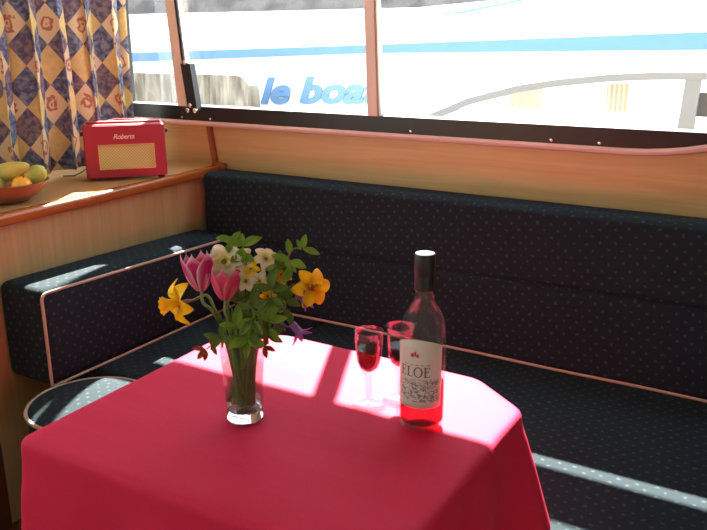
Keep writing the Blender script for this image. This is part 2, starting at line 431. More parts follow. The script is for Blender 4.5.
# windows behind the camera and at the bow
w2 = struct(empty('window_2', (0, 0, 0)))
v, f = slab([(-1.15, .98), (1.98, .98), (1.98, 1.86), (-1.15, 1.86)], [[(-1.10, 1.03), (-1.10, 1.81), (.36, 1.81), (.36, 1.03)], [(.40, 1.03), (.40, 1.81), (1.93, 1.81), (1.93, 1.03)]], 'x', X0-.04, X0+.012)
mk('window_frame', v, f, M['black_frame'], w2, smooth=False)
mk('window_pane', *slab([(-1.12, 1.0), (1.95, 1.0), (1.95, 1.83), (-1.12, 1.83)], [], 'x', X0-.03, X0-.026), M['pane'], w2, smooth=False)
for k, (a0, a1) in enumerate(((-2.0, -1.2),)):
    w = struct(empty('window_%d' % (3+k), (0, 0, 0)))
    v, f = slab([(a0, 1.25), (a1, 1.25), (a1, 1.85), (a0, 1.85)], [[(a0+.04, 1.29), (a0+.04, 1.81), (a1-.04, 1.81), (a1-.04, 1.29)]], 'y', Y0-.045, Y0+.01)
    mk('window_frame', v, f, M['black_frame'], w, smooth=False)
    mk('window_pane', *slab([(a0+.03, 1.28), (a1-.03, 1.28), (a1-.03, 1.82), (a0+.03, 1.82)], [], 'y', Y0-.03, Y0-.026), M['pane'], w, smooth=False)

# ------------------------------------------------------------------ shelf behind the bulkhead
SL = .010   # the shelf rises gently towards the side wall
def shz(y): return .886 + (y-1.25)*SL
sh = empty('shelf', (-1.82, 1.2, .86), 'honey wood shelf with rounded darker edge behind the left backrest', 'shelf')
def sloped(x0, x1, y0, y1, zt, zb, bev=0):
    a = MB(); a.box((x0, y0, zb), (x1, y1, zt), bev)
    a.v = [Vector((q.x + 1.82, q.y - 1.2, q.z + (q.y-1.25)*SL - .86)) for q in a.v]; return a
sloped(X0+.002, -1.815, .1, Y1-.002, .886, .862).build('shelf_board', M['shelf_wood'], sh, smooth=False)
sloped(-1.835, -1.797, .1, Y1-.002, .888, .855, .010).build('edge_moulding', M['trim_wood'], sh)
# small lip of the moulding at the corner with the side wall
sloped(-1.835, -1.778, 2.125, Y1-.001, .897, .868, .006).build('end_cap', M['trim_wood'], sh)

# ------------------------------------------------------------------ curtain
def curtain(name, y0, y1, zb, zt, xc, folds, lab):
    n = 300; rows = 26; v = []; f = []; uv = []
    arcl = [0]
    ph = [random.uniform(-.6, .6) for _ in range(folds+3)]; am = [random.uniform(.6, 1.15) for _ in range(folds+3)]
    def px(t, zz):
        k = t*folds; i = int(k); fr = k - i
        a = am[i]*(1-fr) + am[i+1]*fr; p = ph[i]*(1-fr) + ph[i+1]*fr
        return a*.027*math.sin(2*PI*k + p) + .005*math.sin(5*PI*k + 1.3*zz*3) , .013*math.sin(4*PI*k + p)
    for r_ in range(rows+1):
        z = zb + (zt-zb)*r_/rows; hem = 1 - r_/rows; L = 0; last = None
        for i in range(n+1):
            t = i/n; dx, dy = px(t, z)
            s = 1 + .12*hem
            y = y0 + (y1-y0)*t + dy + .012*hem*math.sin(3*t+1) - (1-hem)*.03*(t > 0)*(t-.5)
            x = xc + dx*s + .006*math.sin(7*z + 9*t)
            if last is not None: L += math.hypot(x-last[0], y-last[1])
            last = (x, y); v.append((x, y, z)); uv.append((L, z))
    for r_ in range(rows):
        for i in range(n): a = r_*(n+1)+i; f.append((a, a+1, a+n+2, a+n+1))
    o = mk(name, v, f, M['curtain'], uv=uv)
    md = o.modifiers.new('thickness', 'SOLIDIFY'); md.thickness = .002
    return tag(o, lab, 'curtain')
curtain('curtain', 1.02, 2.07, .912, 1.90, -2.125, 9, 'yellow and blue diamond patterned curtain hanging behind the red radio')
rl = empty('curtain_rail', (-2.125, 1.0, 1.915), 'white rail above the patterned curtain at the bow window', 'curtain rail')
MB().box((-.012, 0, 0), (.012, 1.1, .02), .003).build('track', M['ceiling'], rl)
for y in (.05, 1.05): MB().box((-.16, y-.008, .004), (0, y+.008, .016), .002).build('bracket', M['chrome'], rl)

# ------------------------------------------------------------------ upholstery
def cushion(dx, dy, dz, r, puff=(0, 0, 0), nx=30, ny=12, nz=14, fn=None):
    """rounded, slightly stuffed box with origin at its lower corner"""
    bm = bmesh.new(); v = {}
    def vert(i, j, k):
        key = (i, j, k)
        if key in v: return v[key]
        def sp(i_, n_, d):
            t = i_/n_;
            # denser near the edges
            t2 = .5 - .5*math.cos(PI*t); t = .35*t + .65*t2
            return t*d
        p = Vector((sp(i, nx, dx), sp(j, ny, dy), sp(k, nz, dz)))
        c = Vector((min(max(p.x, r), dx-r), min(max(p.y, r), dy-r), min(max(p.z, r), dz-r)))
        d = p - c
        if d.length > 1e-9: q = c + d.normalized()*min(r, r) if True else p
        else: q = p
        u, w, h = p.x/dx, p.y/dy, p.z/dz
        if i in (0, nx): q.x += (-1 if i == 0 else 1)*puff[0]*math.sin(PI*w)**.6*math.sin(PI*h)**.6 if 0 < j < ny and 0 < k < nz else 0
        if j in (0, ny): q.y += (-1 if j == 0 else 1)*puff[1]*math.sin(PI*u)**.3*math.sin(PI*h)**.6 if 0 < i < nx and 0 < k < nz else 0
        if k in (0, nz): q.z += (-1 if k == 0 else 1)*puff[2]*math.sin(PI*u)**.3*math.sin(PI*w)**.6 if 0 < i < nx and 0 < j < ny else 0
        if fn: q = fn(q)
        v[key] = bm.verts.new(q); return v[key]
    for i in range(nx):
        for j in range(ny):
            bm.faces.new([vert(i,j,0), vert(i,j+1,0), vert(i+1,j+1,0), vert(i+1,j,0)]); bm.faces.new([vert(i,j,nz), vert(i+1,j,nz), vert(i+1,j+1,nz), vert(i,j+1,nz)])
    for i in range(nx):
        for k in range(nz):
            bm.faces.new([vert(i,0,k), vert(i+1,0,k), vert(i+1,0,k+1), vert(i,0,k+1)]); bm.faces.new([vert(i,ny,k), vert(i,ny,k+1), vert(i+1,ny,k+1), vert(i+1,ny,k)])
    for j in range(ny):
        for k in range(nz):
            bm.faces.new([vert(0,j,k), vert(0,j,k+1), vert(0,j+1,k+1), vert(0,j+1,k)]); bm.faces.new([vert(nx,j,k), vert(nx,j+1,k), vert(nx,j+1,k+1), vert(nx,j,k+1)])
    bm.verts.index_update(); a = MB(); a.add([q.co.copy() for q in bm.verts], [tuple(w.index for w in fc.verts) for fc in bm.faces]); bm.free(); return a

# long backrest on the side wall
bk = empty('backrest_cushion', (-1.785, 2.018, .442), 'long dark navy dotted backrest under the side window', 'cushion', rz=R(-.5))
def dimple(q):
    # quilted crease half way up with shallow button pulls
    zz = .226
    if q.y < .03:
        g = math.exp(-((q.z-zz-.02*q.x/2.9)/.008)**2)
        pull = .5 + .5*max(0, math.cos(2*PI*(q.x-.28)/.19))**8
        q = q + Vector((0, .022*g*pull, 0)) + Vector((0, .0035*noise.noise(Vector((q.x*9, 0, q.z*9))), 0))
    return q
cushion(2.9, .122, .446, .016, (.0, .004, .003), 150, 8, 100, dimple).build('upholstery', M['navy'], bk, auto=None)
def pipe(pts, parent, r=.0042): return MB().tube(pts, r, 8).build('piping', M['piping'], parent)
pipe([(.01 + 2.88*i/40, -.002 + .002*math.sin(i), .002) for i in range(41)], bk)

# short backrest on the bulkhead
lb = empty('backrest_cushion', (-1.822, 1.225, .441), 'short deep navy backrest against the wooden bulkhead at left', 'cushion')
cushion(.172, .785, .269, .022, (.004, .0, .004), 12, 50, 20, lambda q: q - Vector((0, 0, .018*q.y/.785*q.z/.276))).build('upholstery', M['navy'], lb, auto=None)
rr = .020
path = [(.170, .78, .241)] + [(.170, .78 - .76*i/14, .241 + .018*i/14) for i in range(1, 14)]
path += [(.170, .022 - rr*math.sin(R(a))*0 - .0, .0) for a in ()]
cr = [(.172, .022 - .018*math.sin(R(a)), .241 + .018*math.cos(R(a))) for a in range(0, 91, 15)]
path += cr + [(.173, .004, .241 - .236*i/8) for i in range(1, 9)]
pipe(path, lb)
pipe([(.172, .004 + .765*i/20, .002) for i in range(21)], lb, .0038)

# seat: bench bases and cushions
bb = empty('bench_base', (-1.82, 1.2, 0), 'dark wooden bench base beneath the navy corner seat', 'bench')
MB().box((0, .20, .005), (.51, .945, .325)).build('box_front', M['dark_wood'], bb, smooth=False)
MB().box((.535, .14, .005), (2.95, .945, .325)).build('box_front', M['dark_wood'], bb, smooth=False)
sc = empty('seat_cushion', (-1.30, 1.235, .328), 'long navy seat cushion along the side wall behind the table', 'cushion')
cushion(2.43, .912, .112, .02, (0, .004, .002), 80, 30, 8).build('upholstery', M['navy'], sc, auto=None)
pipe([(.01 + 2.41*i/30, .0, .100) for i in range(31)], sc)
sl = empty('seat_cushion', (-1.82, 1.385, .328), 'short navy seat cushion in the corner behind the round pouf', 'cushion')
cushion(.514, .76, .111, .02, (0, 0, .002), 16, 30, 8).build('upholstery', M['navy'], sl, auto=None)

# round pouf
pf = empty('round_pouf', (-1.476, 1.204, 0), 'round navy pouf with pale piping partly behind the tablecloth', 'pouf')
RP = .150
MB().lathe([(RP-.012, .012), (RP-.004, .05), (RP, .12), (RP+.001, .3), (RP-.001, .40), (RP-.003, .445)], 48).build('side_band', M['navy'], pf)
MB().lathe([(RP-.001, .445), (RP-.004, .452), (RP-.02, .459), (RP-.06, .466), (.04, .470), (.004, .471)], 48, capb=False).build('seat', M['navy'], pf)
MB().tube([((RP+.001)*math.cos(2*PI*i/60), (RP+.001)*math.sin(2*PI*i/60), .449) for i in range(60)], .0050, 8, closed=True).build('piping', M['piping'], pf)
MB().lathe([(RP-.03, 0), (RP-.03, .014)], 32).build('base', M['dark_wood'], pf)

# ------------------------------------------------------------------ table and cloth
tb = empty('dining_table', (-.72, 1.01, 0), 'pedestal table hidden under the red tablecloth', 'table')
TOP = [(-1.062, .712), (-.378, .716), (-.376, 1.226), (-.494, 1.315), (-.955, 1.318), (-1.068, 1.222)]
inn = [((x+.72)*.975, (y-1.01)*.975) for x, y in TOP]
v, f = slab(inn, [], 'z', .668, .694); mk('tabletop', v, f, M['shelf_wood'], tb, smooth=False)
MB().lathe([(.035, .06), (.035, .64), (.09, .668)], 24).build('pedestal', M['dark_metal'], tb)
MB().lathe([(.17, .0), (.17, .012), (.05, .05), (.035, .07)], 32).build('foot', M['dark_metal'], tb)

def tablecloth():
    # outline resampled with small rounded corners
    P = [Vector((x, y)) for x, y in TOP]; out = []
    n = len(P); rc = .022
    for i in range(n):
        a, b, c = P[i-1], P[i], P[(i+1) % n]
        d1 = (a-b).normalized(); d2 = (c-b).normalized()
        s, e = b + d1*rc, b + d2*rc
        for k in range(7):
            t = k/6; out.append((s*(1-t)**2 + b*2*t*(1-t) + e*t*t, 1))
        L = ((c - d2*-0) - b).length
        m_ = int((L-2*rc)/.012)
        nxt = c - d2*rc
        for k in range(1, m_): out.append((e.lerp(nxt, k/m_), 0))
    pts = [o[0] for o in out]; N_ = len(pts)
    cen = Vector((-.72, 1.01))
    nor = []
    for i in range(N_):
        t = (pts[(i+2) % N_] - pts[i-2]).normalized(); nor.append(Vector((t.y, -t.x)))
    # perimeter param + distance to nearest corner
    per = [0]
    for i in range(1, N_): per.append(per[-1] + (pts[i]-pts[i-1]).length)
    corn = [min((p - q).length for q in P) for p in pts]
    v = []; f = []
    rings = 22
    for r_ in range(rings):
        t = (r_+.6)/rings
        t = t**.8
        for i in range(N_):
            p = cen.lerp(pts[i], t)
            z = .7005
            # faint creases, slight droop at the rim
            z += .0012*noise.noise(Vector((p.x*7, p.y*16, 0))) - .0015*max(0, t-.93)/.07
            v.append((p.x, p.y, z))
    dn = 26
    def dr(p):
        t = min(1, max(0, (p.y-.98)/.20)); t = t*t*(3-2*t); return .42*(1-t) + .235*t
    drps = [dr(p) for p in pts]
    for k in range(dn):
        s = (k+.35)/dn
        for i in range(N_):
            p = pts[i]; nn = nor[i]; d = drps[i]*s
            near = P[0]; cw = math.exp(-(corn[i]/.09)**2)
            w1_ = math.sin(per[i]*2*PI/.31 + .8) + .45*math.sin(per[i]*2*PI/.17 + 2.1)
            amp = (.10*d*min(1, d/.1)**1.3)*w1_*(1-.6*cw)*.8
            fl = .003 + .06*d*min(1, d/.10) + cw*(.16*d)*min(1, d/.05)*(0 if p.y < .9 and p.x < -.9 else 1) + amp
            big = (math.exp(-((p.y - .90)/.085)**2)*.42*d if p.x < -1.03 else 0) + math.exp(-((p - P[2]).length/.10)**2)*.06*d
            q = p + nn*(fl + big)
            z = .698 - d*(1 - .03*cw) - (.002 if k else 0)
            v.append((q.x, q.y, z))
    tot = rings + dn
    for r_ in range(tot-1):
        for i in range(N_):
            f.append((r_*N_+i, r_*N_+(i+1) % N_, (r_+1)*N_+(i+1) % N_, (r_+1)*N_+i))
    c = len(v); v.append((cen.x, cen.y, .7005))
    for i in range(N_): f.append((c, (i+1) % N_, i))
    o = mk('tablecloth', v, f, M['red_cloth'])
    md = o.modifiers.new('subd', 'SUBSURF'); md.levels = 1; md.render_levels = 1
    return tag(o, 'plain red tablecloth draped over the table with clipped corners', 'tablecloth')
tablecloth()
TZ = .7025

# ------------------------------------------------------------------ radio
rd_c = Vector((-1.892, 1.785)); ang = math.atan2(.184, .17)
rd = empty('radio', (rd_c.x, rd_c.y, shz(1.93) + .002), 'red leather portable radio with gold grille on the shelf', 'radio', rz=ang)
W_, D_, H_ = .252, .085, .174     # local: x across the front, y to the back
MB().box((-W_/2, 0, .004), (W_/2, D_, H_), .008).build('case', M['red_leather'], rd)
v, f = slab([(-W_/2+.004, .008), (W_/2-.004, .008), (W_/2-.004, H_-.004), (-W_/2+.004, H_-.004)], [[(-.082, .034), (-.082, .110), (.088, .110), (.088, .034)]], 'y', -.005, .002)
mk('front_panel', v, f, M['red_leather'], rd, smooth=False)
MB().box((-.082, -.0015, .034), (.088, .004, .110)).build('grille', M['grille'], rd, smooth=False)
v, f = slab([(-.0835, .0325), (.0895, .0325), (.0895, .1115), (-.0835, .1115)], [[(-.082, .034), (-.082, .110), (.088, .110), (.088, .034)]], 'y', -.0062, -.004)
mk('grille_rim', v, f, M['gold_ring'], rd, smooth=False)
vs, fs = text_mesh('Roberts', .0215, .35, .0004, space=.92)
xs = [q.x for q in vs]; cx = (max(xs)+min(xs))/2
mk('maker_lettering', [(q.x - cx - .002, -.0058, q.y + .129) for q in vs], fs, M['letter_gold'], rd, smooth=False)
MB().lathe([(.007, 0), (.007, .008), (.005, .010)], 16).xf(Matrix.Translation((W_/2, .03, H_-.026)) @ Matrix.Rotation(R(90), 4, 'Y')).build('knob', M['dark_metal'], rd)
MB().lathe([(.007, 0), (.007, .008), (.005, .010)], 16).xf(Matrix.Translation((-W_/2-.009, .03, H_-.03)) @ Matrix.Rotation(R(90), 4, 'Y')).build('knob', M['dark_metal'], rd)
MB().box((-W_/2+.012, .030, H_-.001), (W_/2-.012, .060, H_+.007), .003).build('carry_strap', M['red_leather'], rd)
for x in (-W_/2+.02, W_/2-.02):
    MB().box((x-.008, .012, .0), (x+.008, .07, .006), .002).build('foot', M['dark_metal'], rd)
MB().tube([(-.118, .06, H_-.004), (-.02, .066, H_+.012), (.119, .066, H_+.008)], .0016, 6).build('aerial', M['chrome'], rd)
a = MB(); a.tube([(-.122, .07, .03), (-.14, .06, .02), (-.165, .05, .010), (-.20, .06, .009)], .0022, 6); a.build('power_lead', M['black_frame'], rd)

# ------------------------------------------------------------------ bowl of fruit
BX, BY = -1.945, 1.375
bz = shz(BY) + .003
bw = MB(); prof = [(.050, 0), (.060, .002), (.085, .018), (.105, .038), (.116, .052), (.120, .056), (.117, .057), (.100, .040), (.080, .021), (.055, .008), (.004, .006)]
bw.lathe([(p[0], p[1]) for p in prof], 56)
tag(bw.build('fruit_bowl', M['bowl'], loc=(BX, BY, bz), uv=None), 'shallow reddish wooden bowl of fruit at the left end of the shelf', 'bowl')
def fruit(name, cx, cy, cz, rx, ry, rz_, rot, m, lab, taper=0, bend=0, stemd=True):
    root = empty(name, (cx, cy, cz), lab, 'fruit', 'fruit in the wooden bowl'); root.rotation_euler = rot
    a = MB(); n = 28; rows = 20; vs = []
    prof = []
    for i in range(rows+1):
        t = i/rows; th = PI*t; r = math.sin(th)**.9; z = -math.cos(th)
        prof.append((max(.004, r*(1 - taper*z*.5)), z))
    a.lathe(prof, n)
    a.v = [Vector((q.x*rx + bend*(q.z**2)*rx, q.y*ry, q.z*rz_)) for q in a.v]
    a.build('skin', m, root, uv=None)
    if stemd:
        MB().tube([(bend*rx, 0, rz_*.98), (bend*rx+.002, .001, rz_+.006)], .0022, 6).build('stem', M['brown_stem'], root)
    return root
dirx = Vector((.506, .0))
# axis directions: picture-right on the shelf is roughly (+.86,+.51)
fruit('mango', BX+.018, BY+.004, bz+.083, .026, .026, .064, (R(75), R(10), R(112)), M['mango'], 'long yellow-green mango lying on top of the fruit', .25, .15)
fruit('pear', BX+.062, BY+.050, bz+.067, .030, .030, .041, (R(60), R(0), R(118)), M['pear'], 'plump green pear at the right of the bowl', .2)
fruit('orange', BX+.064, BY+.008, bz+.048, .027, .027, .025, (0, R(20), 0), M['orange'], 'bright orange fruit at the front of the bowl', 0)
fruit('lime', BX+.012, BY-.034, bz+.048, .023, .023, .024, (0, R(10), 0), M['lime'], 'small olive green lime between mango and orange', 0)
fruit('apple', BX-.036, BY-.040, bz+.048, .028, .028, .026, (0, R(-10), 0), M['apple'], 'dark red apple at the left side of the bowl', 0)

# ------------------------------------------------------------------ bottle and glasses
def bottle():
    root = empty('wine_bottle', (-.507, 1.088, TZ), 'clear bottle of pink wine with black cap, part empty', 'bottle')
    prof = [(.004, .006), (.028, .004), (.034, .001), (.0365, .006), (.0375, .014), (.0375, .163), (.0369, .174), (.0350, .185), (.0308, .196), (.0245, .207), (.0185, .217), (.0152, .229), (.0142, .246), (.0142, .288)]
    MB().lathe(prof, 56, capt=False).build('glass_body', M['bottle_glass'], root, uv=None)
    MB().lathe([(.004, .009), (.030, .008), (.0355, .012), (.0355, .078), (.030, .0785), (.004, .0785)], 48).build('rose_wine', M['rose_wine'], root, uv=None)
    MB().lathe([(.0149, .236), (.0164, .238), (.0162, .262), (.0162, .263), (.0168, .264), (.0166, .296), (.0158, .298)], 40, capt=False).build('cap', M['black_cap'], root, uv=None)
    MB().lathe([(.0159, .2975), (.0155, .2988), (.004, .299)], 32, capb=False).build('cap_disc', M['cap_top'], root, uv=None)
    # label wrapped on the body; centre angle faces the camera and a little left
    a0 = math.atan2(-1.088, .507); hw = R(68); ac = a0 - R(14)
    r = .0379; nn = 40; v = []; f = []; uv = []
    for i in range(nn+1):
        t = i/nn; a = ac - hw + 2*hw*t; s = math.sin(PI*t)
        zb = .044; zt = .150 + .014*s**.8
        for k in range(9):
            z = zb + (zt-zb)*k/8; v.append((r*math.cos(a), r*math.sin(a), z)); uv.append((t, (z-zb)/.118))
    for i in range(nn):
        for k in range(8): q = i*9+k; f.append((q, q+9, q+10, q+1))
    lb_ = mk('label', v, f, M['label'], root, uv=uv)
    md = lb_.modifiers.new('t', 'SOLIDIFY'); md.thickness = .0003
    def wrap(body, size, z, m, offa=0, name='label_lettering', off=0, sp=1.0):
        vs, fs = text_mesh(body, size, 0, off, space=sp); xs = [q.x for q in vs]; cx = (max(xs)+min(xs))/2
        rr = .0385
        mk(name, [(rr*math.cos(ac+offa+(q.x-cx)/rr), rr*math.sin(ac+offa+(q.x-cx)/rr), z+q.y) for q in vs], fs, m, lb_, smooth=False)
    def serif():
        v = []; f = []
        def q(x0, z0, x1, z1):
            n = len(v); k = max(1, int((x1-x0)/.0015))
            for i in range(k+1):
                x = x0 + (x1-x0)*i/k; v.extend([(x, z0), (x, z1)])
            for i in range(k): f.append((n+2*i, n+2*i+2, n+2*i+3, n+2*i+1))
        H = .0175; t = .0012; T = .0026
        def E(x):
            q(x+.001, 0, x+.001+T, H); q(x-.0005, 0, x+.0105, t); q(x-.0005, H-t, x+.010, H); q(x+.003, H*.52, x+.0075, H*.52+t)
            q(x+.0095, 0, x+.0105, .0042); q(x+.009, H-.004, x+.010, H); q(x+.007, H*.52-.0015, x+.0078, H*.52+.0027)
        def L(x):
            q(x+.001, 0, x+.001+T, H); q(x-.0005, 0, x+.0100, t); q(x-.0008, H-t, x+.0055, H); q(x+.009, 0, x+.010, .0045)
        def O(x):
            n = len(v); m = 32
            for i in range(m):
                a = 2*PI*i/m; v.append((x+.0078+.0078*math.cos(a), H/2+(H/2+.0003)*math.sin(a))); v.append((x+.0078+.0053*math.cos(a), H/2+(H/2-.0012)*math.sin(a)))
            for i in range(m): j = (i+1) % m; f.append((n+2*i, n+2*j, n+2*j+1, n+2*i+1))
        E(0); L(.0130); O(.0245); E(.0420)
        return v, f
    v, f = serif(); rr = .0385
    mk('label_lettering', [(rr*math.cos(ac-R(6)+(x-.026)/rr), rr*math.sin(ac-R(6)+(x-.026)/rr), .1000+z) for x, z in v], f, M['label_ink'], lb_, smooth=False)
    wrap('~ ~ ~ ~ ~', .011, .118, M['label_ink'], 0)
    wrap('_____', .006, .096, M['label_ink'], 0)
    # small red crest near the top
    v = []; f = []
    for k, (du, dz, w, h) in enumerate(((-.004, .1345, .005, .007), (.001, .136, .003, .009), (.005, .1345, .004, .006))):
        for (x, z) in ((du-w/2, dz), (du+w/2, dz), (du+w/2, dz+h), (du-w/2, dz+h*.8)):
            v.append((.0386*math.cos(ac+x/.0386-.1), .0386*math.sin(ac+x/.0386-.1), z))
        f.append(tuple(range(4*k, 4*k+4)))
    mk('crest', v, f, M['label_red'], lb_, smooth=False)
bottle()

def wine_glass(x, y, lab, wl=.108):
    root = empty('wine_glass', (x, y, TZ), lab, 'glass', 'liqueur glasses beside the bottle')
    prof = [(.004, .0), (.030, .0), (.0305, .0015), (.024, .004), (.010, .008), (.0052, .014), (.0048, .022), (.0062, .030), (.0046, .036), (.0048, .050), (.0062, .056), (.010, .062), (.016, .070), (.0205, .082), (.0230, .100), (.0250, .122), (.0262, .141)]
    inner = [(.0252, .141), (.0240, .122), (.0220, .100), (.0195, .083), (.0150, .072), (.008, .066), (.002, .065)]
    a = MB(); n = 48; a.lathe(prof + inner, n, capt=True)
    # pressed flutes around the lower bowl
    for i, q in enumerate(a.v):
        if .062 < q.z < .098 and i < len(prof)*n:
            an = math.atan2(q.y, q.x); k = 1 - .035*abs(math.sin(an*6)); q.x *= k; q.y *= k
    a.build('bowl_and_stem', M['glass'], root, uv=None, auto=None)
    MB().lathe([(.002, .0655), (.0075, .067), (.0145, .073), (.0190, .084), (.0215, .100), (.0219, wl-.0004), (.0215, wl), (.002, wl)], 40).build('red_wine', M['dark_wine'], root, uv=None)
    return root
wine_glass(-.617, 1.102, 'left small stemmed glass of dark wine standing clear of the bottle')
wine_glass(-.580, 1.150, 'right small stemmed glass of dark wine partly behind the bottle', .104)

# ------------------------------------------------------------------ vase
VX, VY = -.777, .953
vs_ = empty('vase', (VX, VY, TZ), 'clear tumbler vase full of stems and spring flowers', 'vase')
outer = [(.004, 0), (.029, 0), (.0315, .003), (.0320, .016), (.0325, .03), (.0345, .07), (.0370, .11), (.0390, .143)]
inner = [(.0374, .143), (.0354, .11), (.0328, .07), (.0308, .032), (.0298, .022), (.004, .020)]
MB().lathe(outer + inner, 56).build('glass_wall', M['glass'], vs_, uv=None)
MB().lathe([(.004, .001), (.028, .001), (.0308, .004), (.0312, .015), (.029, .0195), (.004, .019)], 48).build('glass_foot', M['thick_glass'], vs_, uv=None)
MB().lathe([(.004, .0215), (.0290, .0225), (.0300, .032), (.0320, .07), (.0340, .098), (.004, .098)], 48).build('water', M['water'], vs_, uv=None)

# ------------------------------------------------------------------ flowers
def basis(d, up=Vector((0, 0, 1))):
    d = Vector(d).normalized(); x = up.cross(d)
    if x.length < 1e-4: x = Vector((1, 0, 0))
    x.normalize(); y = d.cross(x); return Matrix((x, y, d)).transposed().to_4x4()
def petal(L, W, prof, lift, n=8, m=4, cup=.25, tipw=.0):
    """petal strip along +x, curving up: prof(t)->width factor, lift(t)->z"""
    v = []; f = []; uv = []
    for i in range(n+1):
        t = i/n
        for j in range(-m, m+1):
            s = j/m; w = W*prof(t)
            v.append(Vector((L*t, w*s, lift(t) + cup*w*s*s))); uv.append(((s+1)/2, t))
    k = 2*m+1
    for i in range(n):
        for j in range(k-1): a = i*k+j; f.append((a, a+1, a+k+1, a+k))
    return v, f, uv
class UB:
    def __init__(s): s.v = []; s.f = []; s.uv = []
    def add(s, v, f, uv, mtx):
        n = len(s.v); s.v += [mtx @ q for q in v]; s.f += [tuple(i+n for i in q) for q in f]; s.uv += uv
    def build(s, name, m, parent):
        o = mk(name, s.v, s.f, m, parent, uv=s.uv); md = o.modifiers.new('t', 'SOLIDIFY'); md.thickness = .0005; return o
def base_pt():
    a = random.uniform(0, 2*PI); r = random.uniform(.004, .02); return Vector((VX + r*math.cos(a), VY + r*math.sin(a), TZ + .026))
def stem(root, head, hd, r=.002, m='stem', neck=.025, base=None, rim=None):
    """curve from the vase foot through the rim to the head, arriving along hd"""
    b = base or base_pt(); h = Vector(head)
    out = Vector((h.x - VX, h.y - VY, 0)); ol = out.length
    rp = Vector((VX, VY, TZ+.140)) + (out.normalized()*min(.026, ol*.5+.004) if ol > 1e-4 else Vector()) + Vector((random.uniform(-.004, .004), random.uniform(-.004, .004), 0))
    hd = Vector(hd).normalized()
    pre = h - hd*neck + Vector((0, 0, .004))
    P = [b, rp, rp.lerp(pre, .6) + Vector((0, 0, .012)), pre, h - hd*.002]
    P = [P[0]*2-P[1]] + P + [P[-1]*2-P[-2]]; pts = []
    for i in range(1, len(P)-2):
        for k in range(7):
            t = k/7; a, b_, c, d = P[i-1], P[i], P[i+1], P[i+2]
            pts.append(.5*((2*b_) + (c-a)*t + (2*a-5*b_+4*c-d)*t*t + (3*b_-a-3*c+d)*t**3))
    pts.append(P[-2])
    o = root.location
    MB().tube([p - o for p in pts], r, 7).build('stem', M[m], root, uv=None)
def narcissus(head, face, size, pm, cm, lab, grp, trumpet=.45, npet=6, refl=.15, r=.0022, name='daffodil'):
    root = empty(name, head, lab, 'flower', grp)
    B = basis(face); u = UB(); L = size/2
    for i in range(npet):
        a = 2*PI*i/npet + random.uniform(-.08, .08); off = -.0012*(i % 2)
        rf = refl + random.uniform(-.12, .12)
        v, f, uv = petal(L*random.uniform(.92, 1.06), L*.36, lambda t: math.sin(PI*min(1, (t*.84+.12)))**.75 if t < .98 else .12, lambda t: off + L*(.18*math.sin(PI*t) - rf*t*t), cup=.35)
        u.add(v, f, uv, B @ Matrix.Rotation(a, 4, 'Z') @ Matrix.Translation((L*.10, 0, 0)))
    u.build('petals', M[pm], root)
    # trumpet
    a = MB(); n = 30; tl = L*trumpet*1.3; pr = []
    for k in range(9):
        t = k/8; pr.append((L*(.16 + .13*t + .10*t**4), tl*t))
    a.lathe(pr, n, capt=False, capb=True)
    for q in a.v:
        an = math.atan2(q.y, q.x); t = q.z/tl; s = 1 + .14*max(0, t-.6)*2.2*math.sin(an*9); q.x *= s; q.y *= s; q.z += .03*L*t*math.cos(an*9)
    a.xf(B); a.build('corona', M[cm], root, uv=None, auto=None)
    b = MB(); b.lathe([(.0018, -.026), (.0024, -.018), (.0034, -.012), (.0028, -.004), (L*.16, .001)], 12); b.xf(B); b.build('flower_tube', M['brown_stem' if r > .0021 else 'stem'], root, uv=None)
    stem(root, Vector(head) - Vector(face).normalized()*.024, Vector(face), r)
    return root
def tulip(head, d, h, w, m, lab, openn=.25, sharp=1):
    root = empty('tulip', head, lab, 'flower', 'pink tulips in the vase')
    B = basis(d, Vector((.6, -.8, .2)))
    for layer in range(2):
        u = UB()
        for i in range(3):
            a = 2*PI*i/3 + layer*PI/3 + .3
            v = []; f = []; uv = []; n = 12; mm = 5
            for k in range(n+1):
                t = k/n
                # radial profile: cup, flares at the tip
                rad = w/2*(.18 + .95*math.sin(PI*min(1, t*.72+.02))**.75)*(1-.06*layer) + openn*w*.5*max(0, t-.55)**1.5*2
                z = h*t*(1 - .04*layer)
                wd = w*.50*(math.sin(PI*(t*.86+.07))**.75 if t < .6 else math.sin(PI*(.6*.86+.07))**.75*max(.02, (1-((t-.6)/.4)**1.25)))
                for j in range(-mm, mm+1):
                    s = j/mm; th = wd*s/max(rad, .006)*.95
                    v.append(Vector((rad*math.cos(th), rad*math.sin(th), z + .002*math.cos(s*3)))); uv.append(((s+1)/2, t))
            K = 2*mm+1
            for k in range(n):
                for j in range(K-1): q = k*K+j; f.append((q, q+1, q+K+1, q+K))
            u.add(v, f, uv, B @ Matrix.Rotation(a, 4, 'Z'))
        u.build('petals', M[m], root)
    stem(root, head, d, .0028)
def leaf_pts(u, p, d, nrm, L, W, curl=.2):
    d = Vector(d).normalized(); nrm = Vector(nrm); y = nrm.cross(d).normalized(); z = d.cross(y)
    mt = Matrix((d, y, z)).transposed().to_4x4(); mt.translation = Vector(p)
    v, f, uv = petal(L, W/2, lambda t: math.sin(PI*min(1, t*.97+.02))**.8, lambda t: -curl*L*t*t + .06*L*math.sin(PI*t), cup=.35, m=3)
    u.add(v, f, uv, mt)
